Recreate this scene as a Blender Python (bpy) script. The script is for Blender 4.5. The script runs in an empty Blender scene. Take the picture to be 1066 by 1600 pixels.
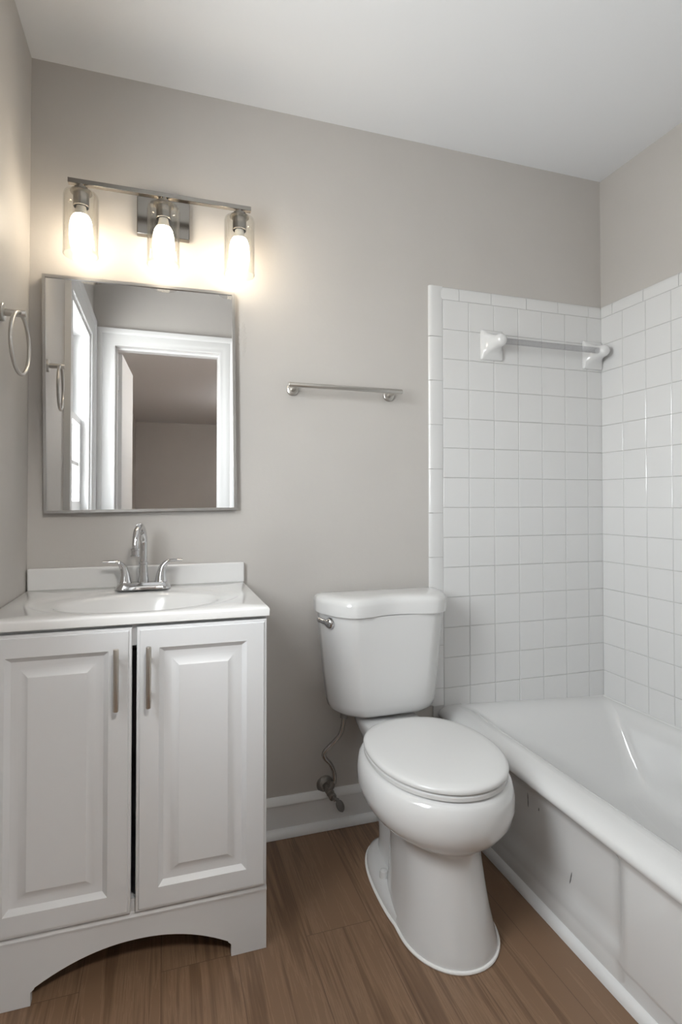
import bpy, bmesh, math, random
from mathutils import Vector, Matrix
random.seed(4)
PI = math.pi
S = bpy.context.scene
COL = S.collection

# ------------------------------------------------------------------ camera, world, lights
cam_d = bpy.data.cameras.new('camera'); cam = bpy.data.objects.new('camera', cam_d); COL.objects.link(cam)
cam_d.sensor_fit = 'HORIZONTAL'; cam_d.sensor_width = 36.0
cam_d.lens = 36.0 * 862.8 / 1066.0
cam_d.shift_y = -(800.0 - 769.92) / 1066.0
cam_d.clip_start = 0.02
cam.location = (0, -1.85, 1.118)
cam.rotation_euler = (PI / 2 + math.radians(0.945), 0, -math.radians(17.807))
S.camera = cam

WORLD_STRENGTH = 31.0      # bright overcast sky outside the window
SKY, GROUND = 1.0, 0.72
HALL_FILL = 165.0          # emission of the unseen dome added in the hall as frontal fill
BULB = 35.0               # emission of the vanity bulbs
S.view_settings.view_transform = 'Standard'
S.view_settings.look = 'None'
S.view_settings.gamma = 1.0
S.view_settings.use_curve_mapping = False
S.view_settings.exposure = 0.0

w = bpy.data.worlds.new('world'); S.world = w; w.use_nodes = True
bg = w.node_tree.nodes['Background']
bg.inputs[1].default_value = WORLD_STRENGTH
_tc = w.node_tree.nodes.new('ShaderNodeTexCoord'); _sp = w.node_tree.nodes.new('ShaderNodeSeparateXYZ')
_rp = w.node_tree.nodes.new('ShaderNodeValToRGB')          # ground below the horizon, sky above
_mr = w.node_tree.nodes.new('ShaderNodeMapRange'); _mr.inputs['From Min'].default_value = -1.0
w.node_tree.links.new(_tc.outputs['Generated'], _sp.inputs[0]); w.node_tree.links.new(_sp.outputs['Z'], _mr.inputs['Value'])
w.node_tree.links.new(_mr.outputs['Result'], _rp.inputs['Fac']); w.node_tree.links.new(_rp.outputs['Color'], bg.inputs[0])
_e = _rp.color_ramp.elements
_e[0].position = 0.47; _e[0].color = (GROUND, GROUND, GROUND * 0.98, 1); _e[1].position = 0.53; _e[1].color = (SKY * 0.96, SKY * 0.985, SKY, 1)
S.cycles.max_bounces = 12; S.cycles.diffuse_bounces = 8; S.cycles.glossy_bounces = 6
S.cycles.transmission_bounces = 8; S.cycles.transparent_max_bounces = 16
S.cycles.caustics_reflective = False; S.cycles.caustics_refractive = False
S.cycles.use_denoising = True
S.cycles.sample_clamp_indirect = 6.0

# room constants
XL, XR = -0.386, 1.733      # left and right walls
YB, YF = 0.0, -1.60          # mirror wall and door wall
ZC = 2.457
pd = bpy.data.lights.new('window_portal', 'AREA'); pd.shape = 'RECTANGLE'; pd.size = 0.97; pd.size_y = 0.74
pd.cycles.is_portal = True
po = bpy.data.objects.new('window_portal', pd); COL.objects.link(po)
po.location = (XL - 0.15, -1.11, 1.54); po.rotation_euler = (0, -PI / 2, 0)

# ------------------------------------------------------------------ materials
def mat(name):
    m = bpy.data.materials.new(name); m.use_nodes = True
    nt = m.node_tree
    return m, nt, nt.nodes['Principled BSDF']

def simple(name, col, rough=0.5, metal=0.0, coat=0.0, bump=None, aniso=0.0, rvar=None):
    m, nt, b = mat(name)
    b.inputs['Base Color'].default_value = (*col, 1)
    b.inputs['Roughness'].default_value = rough
    b.inputs['Metallic'].default_value = metal
    b.inputs['Coat Weight'].default_value = coat
    b.inputs['Coat Roughness'].default_value = 0.04
    tc = nt.nodes.new('ShaderNodeTexCoord')
    if bump:
        sc, st, dist = bump
        n = nt.nodes.new('ShaderNodeTexNoise'); n.inputs['Scale'].default_value = sc; n.inputs['Detail'].default_value = 4
        nt.links.new(tc.outputs['Object'], n.inputs['Vector'])
        bp = nt.nodes.new('ShaderNodeBump'); bp.inputs['Strength'].default_value = st; bp.inputs['Distance'].default_value = dist
        nt.links.new(n.outputs['Fac'], bp.inputs['Height']); nt.links.new(bp.outputs['Normal'], b.inputs['Normal'])
    if rvar:
        n2 = nt.nodes.new('ShaderNodeTexNoise'); n2.inputs['Scale'].default_value = rvar[0]
        nt.links.new(tc.outputs['Object'], n2.inputs['Vector'])
        mr = nt.nodes.new('ShaderNodeMapRange'); mr.inputs['To Min'].default_value = rvar[1]; mr.inputs['To Max'].default_value = rvar[2]
        nt.links.new(n2.outputs['Fac'], mr.inputs['Value']); nt.links.new(mr.outputs['Result'], b.inputs['Roughness'])
    return m

def wall_paint(name, col):
    m, nt, b = mat(name)
    tc = nt.nodes.new('ShaderNodeTexCoord')
    n = nt.nodes.new('ShaderNodeTexNoise'); n.inputs['Scale'].default_value = 5.0; n.inputs['Detail'].default_value = 5
    nt.links.new(tc.outputs['Object'], n.inputs['Vector'])
    r = nt.nodes.new('ShaderNodeValToRGB')
    r.color_ramp.elements[0].position = 0.3; r.color_ramp.elements[1].position = 0.75
    r.color_ramp.elements[0].color = (*[c * 0.965 for c in col], 1); r.color_ramp.elements[1].color = (*col, 1)
    nt.links.new(n.outputs['Fac'], r.inputs['Fac']); nt.links.new(r.outputs['Color'], b.inputs['Base Color'])
    n2 = nt.nodes.new('ShaderNodeTexNoise'); n2.inputs['Scale'].default_value = 14.0; n2.inputs['Detail'].default_value = 6
    nt.links.new(tc.outputs['Object'], n2.inputs['Vector'])
    n3 = nt.nodes.new('ShaderNodeTexNoise'); n3.inputs['Scale'].default_value = 220.0
    nt.links.new(tc.outputs['Object'], n3.inputs['Vector'])
    mx = nt.nodes.new('ShaderNodeMath'); mx.operation = 'MULTIPLY_ADD'; mx.inputs[1].default_value = 0.08
    nt.links.new(n3.outputs['Fac'], mx.inputs[0]); nt.links.new(n2.outputs['Fac'], mx.inputs[2])
    bp = nt.nodes.new('ShaderNodeBump'); bp.inputs['Strength'].default_value = 0.25; bp.inputs['Distance'].default_value = 0.006
    nt.links.new(mx.outputs[0], bp.inputs['Height']); nt.links.new(bp.outputs['Normal'], b.inputs['Normal'])
    b.inputs['Roughness'].default_value = 0.48
    return m

def wood_floor(name):
    m, nt, b = mat(name)
    N = nt.nodes.new; L = nt.links.new
    tc = N('ShaderNodeTexCoord'); sep = N('ShaderNodeSeparateXYZ'); L(tc.outputs['Object'], sep.inputs[0])
    # planks run along Y: brick texture gets (Y, X)
    cb = N('ShaderNodeCombineXYZ'); L(sep.outputs['Y'], cb.inputs[0]); L(sep.outputs['X'], cb.inputs[1])
    br = N('ShaderNodeTexBrick'); br.inputs['Scale'].default_value = 1.0
    br.inputs['Brick Width'].default_value = 1.22; br.inputs['Row Height'].default_value = 0.178
    br.inputs['Mortar Size'].default_value = 0.0008; br.inputs['Mortar Smooth'].default_value = 0.3
    br.inputs['Color1'].default_value = (0, 0, 0, 1); br.inputs['Color2'].default_value = (1, 1, 1, 1)
    br.inputs['Mortar'].default_value = (0.5, 0.5, 0.5, 1)
    br.offset = 0.37
    L(cb.outputs[0], br.inputs['Vector'])
    # grain: noise stretched along Y, shifted per plank
    mp = N('ShaderNodeMapping'); mp.inputs['Scale'].default_value = (30, 1.3, 1)
    add = N('ShaderNodeVectorMath'); add.operation = 'MULTIPLY_ADD'
    L(br.outputs['Color'], add.inputs[0]); add.inputs[1].default_value = (7.3, 3.1, 5.0); L(tc.outputs['Object'], add.inputs[2])
    L(add.outputs[0], mp.inputs['Vector'])
    g = N('ShaderNodeTexNoise'); g.inputs['Scale'].default_value = 1.0; g.inputs['Detail'].default_value = 7; g.inputs['Distortion'].default_value = 0.9
    g.inputs['Roughness'].default_value = 0.62
    L(mp.outputs[0], g.inputs['Vector'])
    mp2 = N('ShaderNodeMapping'); mp2.inputs['Scale'].default_value = (190, 5, 1); L(add.outputs[0], mp2.inputs['Vector'])
    g2 = N('ShaderNodeTexNoise'); g2.inputs['Scale'].default_value = 1.0; g2.inputs['Detail'].default_value = 4
    L(mp2.outputs[0], g2.inputs['Vector'])
    mp3 = N('ShaderNodeMapping'); mp3.inputs['Scale'].default_value = (9, 2.2, 1); L(add.outputs[0], mp3.inputs['Vector'])
    g3 = N('ShaderNodeTexNoise'); g3.inputs['Scale'].default_value = 1.0; g3.inputs['Detail'].default_value = 3; L(mp3.outputs[0], g3.inputs['Vector'])
    a1 = N('ShaderNodeMath'); a1.operation = 'MULTIPLY_ADD'; a1.inputs[1].default_value = 0.35
    L(g2.outputs['Fac'], a1.inputs[0]); L(g.outputs['Fac'], a1.inputs[2])
    a2 = N('ShaderNodeMath'); a2.operation = 'MULTIPLY_ADD'; a2.inputs[1].default_value = 0.45
    L(g3.outputs['Fac'], a2.inputs[0]); L(a1.outputs[0], a2.inputs[2])
    sb = N('ShaderNodeSeparateColor'); L(br.outputs['Color'], sb.inputs[0])
    a3 = N('ShaderNodeMath'); a3.operation = 'MULTIPLY_ADD'; a3.inputs[1].default_value = 0.16
    L(sb.outputs[0], a3.inputs[0]); L(a2.outputs[0], a3.inputs[2])
    r = N('ShaderNodeValToRGB'); e = r.color_ramp.elements
    e[0].position = 0.62; e[0].color = (0.104, 0.058, 0.033, 1)
    e[1].position = 1.22; e[1].color = (0.265, 0.168, 0.105, 1)
    m1 = e.new(0.86); m1.color = (0.168, 0.099, 0.058, 1)
    m2 = e.new(1.0); m2.color = (0.212, 0.129, 0.078, 1)
    mr = N('ShaderNodeMapRange'); mr.inputs['From Max'].default_value = 1.45; mr.inputs['To Max'].default_value = 1.0
    for el in e: el.position = min(1.0, el.position / 1.45)
    L(a3.outputs[0], mr.inputs['Value']); L(mr.outputs['Result'], r.inputs['Fac'])
    mxs = N('ShaderNodeMix'); mxs.data_type = 'RGBA'; L(br.outputs['Fac'], mxs.inputs['Factor'])
    L(r.outputs['Color'], mxs.inputs[6]); mxs.inputs[7].default_value = (0.10, 0.057, 0.034, 1)
    L(mxs.outputs[2], b.inputs['Base Color'])
    b.inputs['Roughness'].default_value = 0.42
    bp = N('ShaderNodeBump'); bp.inputs['Strength'].default_value = 0.15; bp.inputs['Distance'].default_value = 0.002
    L(a1.outputs[0], bp.inputs['Height']); L(bp.outputs['Normal'], b.inputs['Normal'])
    return m

def thin_glass(name, tint=(1, 1, 1), ior=1.45, gloss_rough=0.0, extra=0.0):
    m = bpy.data.materials.new(name); m.use_nodes = True; nt = m.node_tree; nt.nodes.clear()
    o = nt.nodes.new('ShaderNodeOutputMaterial'); t = nt.nodes.new('ShaderNodeBsdfTransparent'); g = nt.nodes.new('ShaderNodeBsdfGlossy')
    t.inputs[0].default_value = (*tint, 1); g.inputs['Roughness'].default_value = gloss_rough
    lw = nt.nodes.new('ShaderNodeLayerWeight'); pw = nt.nodes.new('ShaderNodeMath'); pw.operation = 'POWER'; pw.inputs[1].default_value = 5.0
    f = nt.nodes.new('ShaderNodeMath'); f.operation = 'MULTIPLY_ADD'; f.inputs[1].default_value = 0.90; f.inputs[2].default_value = 0.04
    nt.links.new(lw.outputs['Facing'], pw.inputs[0]); nt.links.new(pw.outputs[0], f.inputs[0])
    mx = nt.nodes.new('ShaderNodeMixShader')
    ad = nt.nodes.new('ShaderNodeMath'); ad.operation = 'ADD'; ad.use_clamp = True; ad.inputs[1].default_value = extra
    nt.links.new(f.outputs[0], ad.inputs[0]); nt.links.new(ad.outputs[0], mx.inputs[0])
    nt.links.new(t.outputs[0], mx.inputs[1]); nt.links.new(g.outputs[0], mx.inputs[2]); nt.links.new(mx.outputs[0], o.inputs[0])
    return m

def emis(name, col, st):
    m, nt, b = mat(name)
    b.inputs['Base Color'].default_value = (0.9, 0.9, 0.9, 1)
    b.inputs['Emission Color'].default_value = (*col, 1); b.inputs['Emission Strength'].default_value = st
    return m

M = {}
M['wall'] = wall_paint('greige_paint', (0.50, 0.478, 0.455))
M['ceil'] = simple('ceiling_paint', (0.76, 0.775, 0.80), 0.7, bump=(9, 0.12, 0.004))
M['trim'] = simple('white_trim_paint', (0.72, 0.725, 0.73), 0.35, bump=(30, 0.05, 0.002))
M['cab'] = simple('white_cabinet_paint', (0.605, 0.612, 0.625), 0.38)
M['cab_in'] = simple('cabinet_shadow_gap', (0.25, 0.25, 0.25), 0.7)
M['tile'] = simple('glazed_tile', (0.66, 0.66, 0.66), 0.10, coat=0.3, bump=(7, 0.05, 0.004))
M['grout'] = simple('grey_grout', (0.48, 0.478, 0.475), 0.8)
M['porc'] = simple('vitreous_china', (0.66, 0.66, 0.66), 0.10, coat=0.4)
M['enamel'] = simple('tub_enamel', (0.65, 0.65, 0.65), 0.07, coat=0.6)
M['marble'] = simple('cultured_marble', (0.68, 0.68, 0.68), 0.14, coat=0.3)
M['seat'] = simple('seat_plastic', (0.65, 0.65, 0.648), 0.22)
M['chrome'] = simple('chrome', (0.66, 0.66, 0.67), 0.05, metal=1)
M['nickel'] = simple('brushed_nickel', (0.56, 0.54, 0.51), 0.30, metal=1)
M['pull'] = simple('brushed_pull', (0.52, 0.48, 0.43), 0.28, metal=1)
M['frame'] = simple('brushed_frame', (0.42, 0.41, 0.40), 0.33, metal=1)
M['fix'] = simple('light_fixture_nickel', (0.30, 0.28, 0.255), 0.20, metal=1)
M['mirror'] = simple('mirror_silver', (0.80, 0.80, 0.80), 0.004, metal=1)
M['pipe'] = simple('old_chrome_pipe', (0.46, 0.44, 0.42), 0.24, metal=1, bump=(160, 0.3, 0.002))
M['brass'] = simple('tarnished_valve', (0.27, 0.255, 0.24), 0.42, metal=0.8, bump=(220, 0.5, 0.003))
M['handle_dark'] = simple('dirty_valve_handle', (0.15, 0.143, 0.138), 0.6, metal=0.3, bump=(240, 0.4, 0.003))
M['floor'] = wood_floor('wood_vinyl_plank')
M['caulk'] = simple('white_caulk', (0.86, 0.86, 0.85), 0.5)
M['scuff'] = simple('dark_scuff', (0.16, 0.16, 0.165), 0.6)
M['acrylic'] = thin_glass('grey_plastic_bar', (0.80, 0.80, 0.81), 1.45, 0.12, 0.12)
M['glass'] = thin_glass('clear_shade_glass', (0.97, 0.965, 0.95), 1.45, 0.0, 0.02)
M['pane'] = thin_glass('window_glass', (0.97, 0.98, 0.98))
M['bulb'] = emis('lit_bulb', (1.0, 0.87, 0.69), BULB)
M['bulb_base'] = simple('bulb_neck', (0.80, 0.76, 0.68), 0.4)
M['dome_far'] = emis('far_fill_dome', (1.0, 0.97, 0.93), 95.0)  # unseen added lamp, brightens the hall reflected in the mirror
M['dome'] = emis('hall_fill_dome', (1.0, 0.96, 0.90), HALL_FILL)

# ------------------------------------------------------------------ mesh helpers
def obj(name, bm, material, parent=None, smooth=30, sub=0, bevel=None):
    me = bpy.data.meshes.new(name)
    bmesh.ops.recalc_face_normals(bm, faces=bm.faces)
    bm.to_mesh(me); bm.free()
    o = bpy.data.objects.new(name, me); COL.objects.link(o)
    for mm in (material if isinstance(material, (list, tuple)) else [material]):
        me.materials.append(mm)
    if smooth:
        me.shade_smooth(); me.set_sharp_from_angle(angle=math.radians(smooth))
    if bevel:
        b = o.modifiers.new('bevel', 'BEVEL'); b.width = bevel; b.segments = 3; b.limit_method = 'ANGLE'; b.angle_limit = math.radians(40)
        b.harden_normals = False
    if sub:
        s_ = o.modifiers.new('sub', 'SUBSURF'); s_.levels = sub; s_.render_levels = sub
    if parent:
        o.parent = parent
        o.matrix_parent_inverse = Matrix.Translation(parent.location).inverted() if parent.rotation_euler[:] == (0, 0, 0) else parent.matrix_world.inverted()
    return o

def struct(name, bm, material, **k):
    o = obj(name, bm, material, **k)
    if not k.get('parent'): o['kind'] = 'structure'
    return o

def thing(name, label, cat, loc, group=None):
    o = bpy.data.objects.new(name, None); COL.objects.link(o); o.location = loc
    o.empty_display_size = 0.05
    o['label'] = label; o['category'] = cat
    if group: o['group'] = group
    return o

def box(bm, x0, x1, y0, y1, z0, z1, mi=0):
    v = [bm.verts.new((x, y, z)) for z in (z0, z1) for y in (y0, y1) for x in (x0, x1)]
    for f in ((0, 2, 3, 1), (4, 5, 7, 6), (0, 1, 5, 4), (2, 6, 7, 3), (0, 4, 6, 2), (1, 3, 7, 5)):
        fc = bm.faces.new([v[i] for i in f]); fc.material_index = mi
    return v

def bx(*a):
    bm = bmesh.new(); box(bm, *a); return bm

def loft(bm, rings, cap0=True, cap1=True, closed=False):
    R = [[bm.verts.new(p) for p in r] for r in rings]
    n = len(R[0])
    prs = list(zip(R[:-1], R[1:])) + ([(R[-1], R[0])] if closed else [])
    for a, b in prs:
        for i in range(n):
            j = (i + 1) % n
            bm.faces.new((a[i], a[j], b[j], b[i]))
    if not closed:
        if cap0: bm.faces.new(list(reversed(R[0])))
        if cap1: bm.faces.new(R[-1])
    return R

def lathe(bm, prof, origin=(0, 0, 0), axis=(0, 0, 1), n=32, cap0=True, cap1=True):
    """prof: list of (r, h) along axis"""
    q = Vector((0, 0, 1)).rotation_difference(Vector(axis).normalized()); o = Vector(origin)
    rings = [[o + q @ Vector((r * math.cos(2 * PI * i / n), r * math.sin(2 * PI * i / n), h)) for i in range(n)] for r, h in prof]
    loft(bm, rings, cap0, cap1)

def spline(pts, per=8):
    P = [Vector(p) for p in pts]; out = []
    for i in range(len(P) - 1):
        p0 = P[i - 1] if i else 2 * P[0] - P[1]; p1 = P[i]; p2 = P[i + 1]
        p3 = P[i + 2] if i + 2 < len(P) else 2 * P[-1] - P[-2]
        for k in range(per):
            t = k / per
            out.append(0.5 * ((2 * p1) + (p2 - p0) * t + (2 * p0 - 5 * p1 + 4 * p2 - p3) * t * t + (3 * p1 - p0 - 3 * p2 + p3) * t ** 3))
    out.append(P[-1]); return out

def tube(bm, pts, rad, n=16, closed=False, squash=None):
    P = [Vector(p) for p in pts]; m = len(P)
    rads = rad if isinstance(rad, (list, tuple)) else [rad] * m
    T = []
    for i in range(m):
        a = P[(i - 1) % m] if (closed or i) else P[0]; b = P[(i + 1) % m] if (closed or i < m - 1) else P[-1]
        T.append((b - a).normalized())
    up = Vector((0, 0, 1)) if abs(T[0].z) < 0.9 else Vector((1, 0, 0))
    nrm = (up - T[0] * up.dot(T[0])).normalized(); rings = []
    for i in range(m):
        if i:
            q = T[i - 1].rotation_difference(T[i]); nrm = q @ nrm
        bn = T[i].cross(nrm)
        sx, sy = squash[i] if squash else (1, 1)
        rings.append([P[i] + (nrm * math.cos(2 * PI * k / n) * sx + bn * math.sin(2 * PI * k / n) * sy) * rads[i] for k in range(n)])
    loft(bm, rings, closed=closed)

def sgnpow(v, e): return math.copysign(abs(v) ** e, v)

def egg(cx, z, yb, yf, w, yc, n=64, ef=2.0, eb=2.6):
    pts = []
    for i in range(n):
        t = 2 * PI * i / n; c_, s_ = math.cos(t), math.sin(t)
        e = eb if s_ > 0 else ef
        x = cx + w * sgnpow(c_, 2 / e)
        y = yc + (yb - yc if s_ > 0 else yc - yf) * sgnpow(s_, 2 / e)
        pts.append((x, y, z))
    return pts

def rrect(x0, x1, y0, y1, r, z, k=8):
    pts = []
    for (cx, cy, a0) in ((x1 - r, y1 - r, 0), (x0 + r, y1 - r, PI / 2), (x0 + r, y0 + r, PI), (x1 - r, y0 + r, 1.5 * PI)):
        for i in range(k + 1):
            a = a0 + (PI / 2) * i / k
            pts.append((cx + r * math.cos(a), cy + r * math.sin(a), z))
    return pts

def profile_x(bm, prof, x0, x1):
    """closed profile of (y, z) swept along X"""
    loft(bm, [[(x0, y, z) for y, z in prof], [(x1, y, z) for y, z in prof]])

def profile_y(bm, prof, y0, y1):
    loft(bm, [[(x, y0, z) for x, z in prof], [(x, y1, z) for x, z in prof]])

def slab_with_hole(bm, axis, p0, p1, a0, a1, z0, z1, ha0, ha1, hz0, hz1):
    """wall slab; axis 'x': spans p in X, a in Y ; axis 'y': spans p in Y, a in X; one hole"""
    def b(aa0, aa1, zz0, zz1):
        if aa1 - aa0 < 1e-4 or zz1 - zz0 < 1e-4: return
        if axis == 'x': box(bm, p0, p1, aa0, aa1, zz0, zz1)
        else: box(bm, aa0, aa1, p0, p1, zz0, zz1)
    b(a0, ha0, z0, z1); b(ha1, a1, z0, z1); b(ha0, ha1, z0, hz0); b(ha0, ha1, hz1, z1)

# ------------------------------------------------------------------ room shell
HALL_Y = -8.0; HX0, HX1 = -0.45, 2.3
T = 0.12
struct('floor', bx(XL - T, HX1 + T, HALL_Y - T, T, -0.1, 0), M['floor'], smooth=0)
struct('ceiling', bx(XL - 0.2, HX1 + T, HALL_Y - T, T, ZC, ZC + 0.1), M['ceil'], smooth=0)
wall_back = struct('wall_back', bx(XL - T, XR + T, 0, T, 0, ZC), M['wall'], smooth=0)
wall_right = struct('wall_right', bx(XR, XR + T, YF, 0, 0, ZC), M['wall'], smooth=0)
WY0, WY1, WZ0, WZ1 = -1.457, -0.762, 1.055, 2.03
bm = bmesh.new(); slab_with_hole(bm, 'x', XL - 0.14, XL, YF - T, 0, 0, ZC, WY0, WY1, WZ0, WZ1)
struct('wall_left', bm, M['wall'], smooth=0)
DX0, DX1, DZ = -0.270, 0.316, 2.015
bm = bmesh.new(); slab_with_hole(bm, 'y', YF - T, YF, XL, HX1, 0, ZC, DX0 - 0.018, DX1 + 0.018, -0.01, DZ + 0.018)
struct('wall_front', bm, M['wall'], smooth=0)
struct('wall_hall_left', bx(HX0 - T, HX0, HALL_Y, YF - T, 0, ZC), M['wall'], smooth=0)
struct('wall_hall_right', bx(HX1, HX1 + T, HALL_Y, YF, 0, ZC), M['wall'], smooth=0)
struct('wall_hall_far', bx(HX0 - T, HX1 + T, HALL_Y - T, HALL_Y, 0, ZC), M['wall'], smooth=0)

# --- tiles (real bevelled tiles over a grout bed)
PITCH = 0.1103; PV = 0.1115; TT = 0.009
ROWS = [1.877 - PV * i for i in range(15)]           # grout line heights, top to tub
COLS = [0.992 + PITCH * i for i in range(7)] + [XR - 0.002]
def tile(bm, u0, u1, v0, v1, place, g=0.0008, bev=0.0018, depth=TT):
    u0 += g; u1 -= g; v0 += g; v1 -= g
    if u1 - u0 < 0.012 or v1 - v0 < 0.012: return
    du, dv = random.uniform(-1, 1) * 0.00016, random.uniform(-1, 1) * 0.00016
    base = [place(u, v, depth - 0.0025) for u, v in ((u0, v0), (u1, v0), (u1, v1), (u0, v1))]
    mid = [place(u, v, depth - 0.0008) for u, v in ((u0 + bev * .25, v0 + bev * .25), (u1 - bev * .25, v0 + bev * .25), (u1 - bev * .25, v1 - bev * .25), (u0 + bev * .25, v1 - bev * .25))]
    top = [place(u, v, depth + s1 * du + s2 * dv) for u, v, s1, s2 in ((u0 + bev, v0 + bev, -1, -1), (u1 - bev, v0 + bev, 1, -1), (u1 - bev, v1 - bev, 1, 1), (u0 + bev, v1 - bev, -1, 1))]
    R = [[bm.verts.new(p) for p in r] for r in (base, mid, top)]
    for a, b in zip(R[:-1], R[1:]):
        for i in range(4):
            j = (i + 1) % 4; bm.faces.new((a[i], a[j], b[j], b[i]))
    bm.faces.new(R[2])
pb = lambda u, v, d: (u, -d, v)
pr_ = lambda u, v, d: (XR - d, u, v)
ZT = 0.324
bm = bmesh.new()
for i in range(len(COLS) - 1):
    for j in range(len(ROWS) - 1): tile(bm, COLS[i], COLS[i + 1], ROWS[j + 1], ROWS[j], pb)
tf = obj('tile_field', bm, M['tile'], wall_back, smooth=0)
obj('grout_bed', bx(0.950, XR, -(TT - 0.0022), -0.0001, ZT, 1.90), M['grout'], wall_back, smooth=0)
# bullnose edging down the left side and along the top
def bull_v(bm, z0, z1):
    prof = [(0.992 - 0.0010, 0)] + [(0.992 - 0.0010, -TT + 0.0006), (0.989, -TT - 0.0004)] + \
           [(0.954 - 0.019 * math.sin(a), -(TT + 0.0006) * (math.cos(a) ** 0.7)) for a in [k * PI / 2 / 7 for k in range(7)]] + [(0.935, 0)]
    loft(bm, [[(x, y, z0 + 0.001) for x, y in prof], [(x, y, z1 - 0.001) for x, y in prof]])
bm = bmesh.new(); z = 1.926
for zz in [1.735, 1.57, 1.405, 1.24, 1.077, 0.913, 0.75, 0.587, 0.43, 0.366]:
    bull_v(bm, zz, z); z = zz
obj('tile_edging', bm, M['tile'], wall_back, smooth=40)
def bull_h(bm, a0, a1, place):
    prof = [(1.878, 0), (1.878, TT - 0.0006), (1.880, TT + 0.0004)] + [(1.907 + 0.019 * math.sin(a), (TT + 0.0006) * (math.cos(a) ** 0.7)) for a in [k * PI / 2 / 7 for k in range(7)]] + [(1.926, 0)]
    loft(bm, [[place(a0 + 0.001, v, d) for v, d in prof], [place(a1 - 0.001, v, d) for v, d in prof]])
bm = bmesh.new(); xx = 0.982
for x2 in [1.06, 1.20, 1.36, 1.51, 1.66, XR - TT]:
    bull_h(bm, xx, x2, pb); xx = x2
obj('tile_cap', bm, M['tile'], wall_back, smooth=40)
YT = [-0.0, -0.120] + [-0.120 - PITCH * i for i in range(1, 14)]
bm = bmesh.new()
for i in range(len(YT) - 1):
    for j in range(len(ROWS) - 1): tile(bm, YT[i + 1], min(YT[i], -TT), ROWS[j + 1], ROWS[j], pr_)
obj('tile_field', bm, M['tile'], wall_right, smooth=0)
obj('grout_bed', bx(XR - (TT - 0.0022), XR - 0.0001, YF + 0.005, 0, ZT, 1.90), M['grout'], wall_right, smooth=0)
bm = bmesh.new(); yy = YF + 0.01
for k in range(11):
    y2 = min(yy + 0.152, -TT); bull_h(bm, yy, y2, pr_); yy = y2
    if yy >= -TT - 0.02: break
obj('tile_cap', bm, M['tile'], wall_right, smooth=40)

# rough filler patch on the wall right of the mirror
bm = bmesh.new(); NX_, NZ_ = 12, 44
g = []
for j in range(NZ_ + 1):
    hw_ = 0.004 + 0.010 * abs(math.sin(j * 0.55 + 0.4)) * math.sin(PI * (j + 0.5) / (NZ_ + 1)) + random.uniform(0, 0.004)
    row = []
    for i in range(NX_ + 1):
        u_ = -1 + 2 * i / NX_; e_ = (1 - u_ * u_) * min(1, j / 4, (NZ_ - j) / 4)
        row.append(bm.verts.new((0.248 + hw_ * u_, -0.0001 - e_ * random.uniform(0.0002, 0.0022), 1.600 + 0.120 * j / NZ_)))
    g.append(row)
for j in range(NZ_):
    for i in range(NX_): bm.faces.new((g[j][i], g[j][i + 1], g[j + 1][i + 1], g[j + 1][i]))
obj('filler_patch', bm, M['wall'], wall_back, smooth=60)
# --- baseboard and trims
bm = bmesh.new()
profile_x(bm, [(0, 0), (-0.013, 0), (-0.013, 0.099), (-0.0175, 0.102), (-0.0175, 0.108), (-0.013, 0.114), (-0.010, 0.121), (-0.005, 0.126), (0, 0.126)], 0.10, 0.975)
bb = struct('baseboard_back', bm, M['trim'], smooth=40)
def qr_prof(r, n=6): return [(0, 0.0)] + [(-r * math.cos(a), r * 1.25 * math.sin(a)) for a in [k * PI / 2 / n for k in range(n + 1)]]
bm = bmesh.new(); profile_x(bm, [(y - 0.013, z + 0.001) for y, z in qr_prof(0.020)], 0.10, 0.715)
profile_x(bm, [(y - 0.013, z + 0.001) for y, z in qr_prof(0.020)], 0.717, 0.975)
obj('quarter_round', bm, M['trim'], bb, smooth=40)
TX = 0.992
bm = bmesh.new(); profile_y(bm, [(TX + 0.004 + y, z + 0.001) for y, z in qr_prof(0.022)], YF + 0.02, -0.035)
struct('trim_1', bm, M['trim'], smooth=40)

# --- window in the left wall
win = bpy.data.objects.new('window_1', None); COL.objects.link(win); win.location = (XL, (WY0 + WY1) / 2, WZ0); win['kind'] = 'structure'
def casing_frame(bm, place, a0, a1, z0, z1, wd, sill=False):
    prof = [(0, 0.0), (0.0, 0.012), (0.012, 0.017), (0.03, 0.013), (0.045, 0.018), (wd - 0.03, 0.015), (wd - 0.018, 0.024), (wd, 0.024), (wd, 0)]
    if sill: rings_c = [(a0, z0, -1, 0), (a0, z1, -1, 1), (a1, z1, 1, 1), (a1, z0, 1, 0)]
    else: rings_c = None
    rs = []
    for (a, z, sa, sz) in rings_c: rs.append([place(a + sa * o_, z + sz * o_, d) for o_, d in prof])
    loft(bm, rs)
pl = lambda a, v, d: (XL + d, a, v)
bm = bmesh.new(); casing_frame(bm, pl, WY0, WY1, WZ0, WZ1, 0.105, True)
obj('casing', bm, M['trim'], win, smooth=40)
obj('window_sill', bx(XL - 0.02, XL + 0.05, WY0 - 0.115, WY1 + 0.115, WZ0 - 0.028, WZ0), M['trim'], win, bevel=0.005)
obj('sill_apron', bx(XL, XL + 0.016, WY0 - 0.09, WY1 + 0.09, WZ0 - 0.11, WZ0 - 0.028), M['trim'], win, bevel=0.004)
bm = bmesh.new()
box(bm, XL - 0.14, XL, WY0, WY0 + 0.018, WZ0, WZ1); box(bm, XL - 0.14, XL, WY1 - 0.018, WY1, WZ0, WZ1); box(bm, XL - 0.14, XL, WY0 + 0.018, WY1 - 0.018, WZ1 - 0.018, WZ1); box(bm, XL - 0.14, XL - 0.02, WY0 + 0.018, WY1 - 0.018, WZ0, WZ0 + 0.015)
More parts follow.
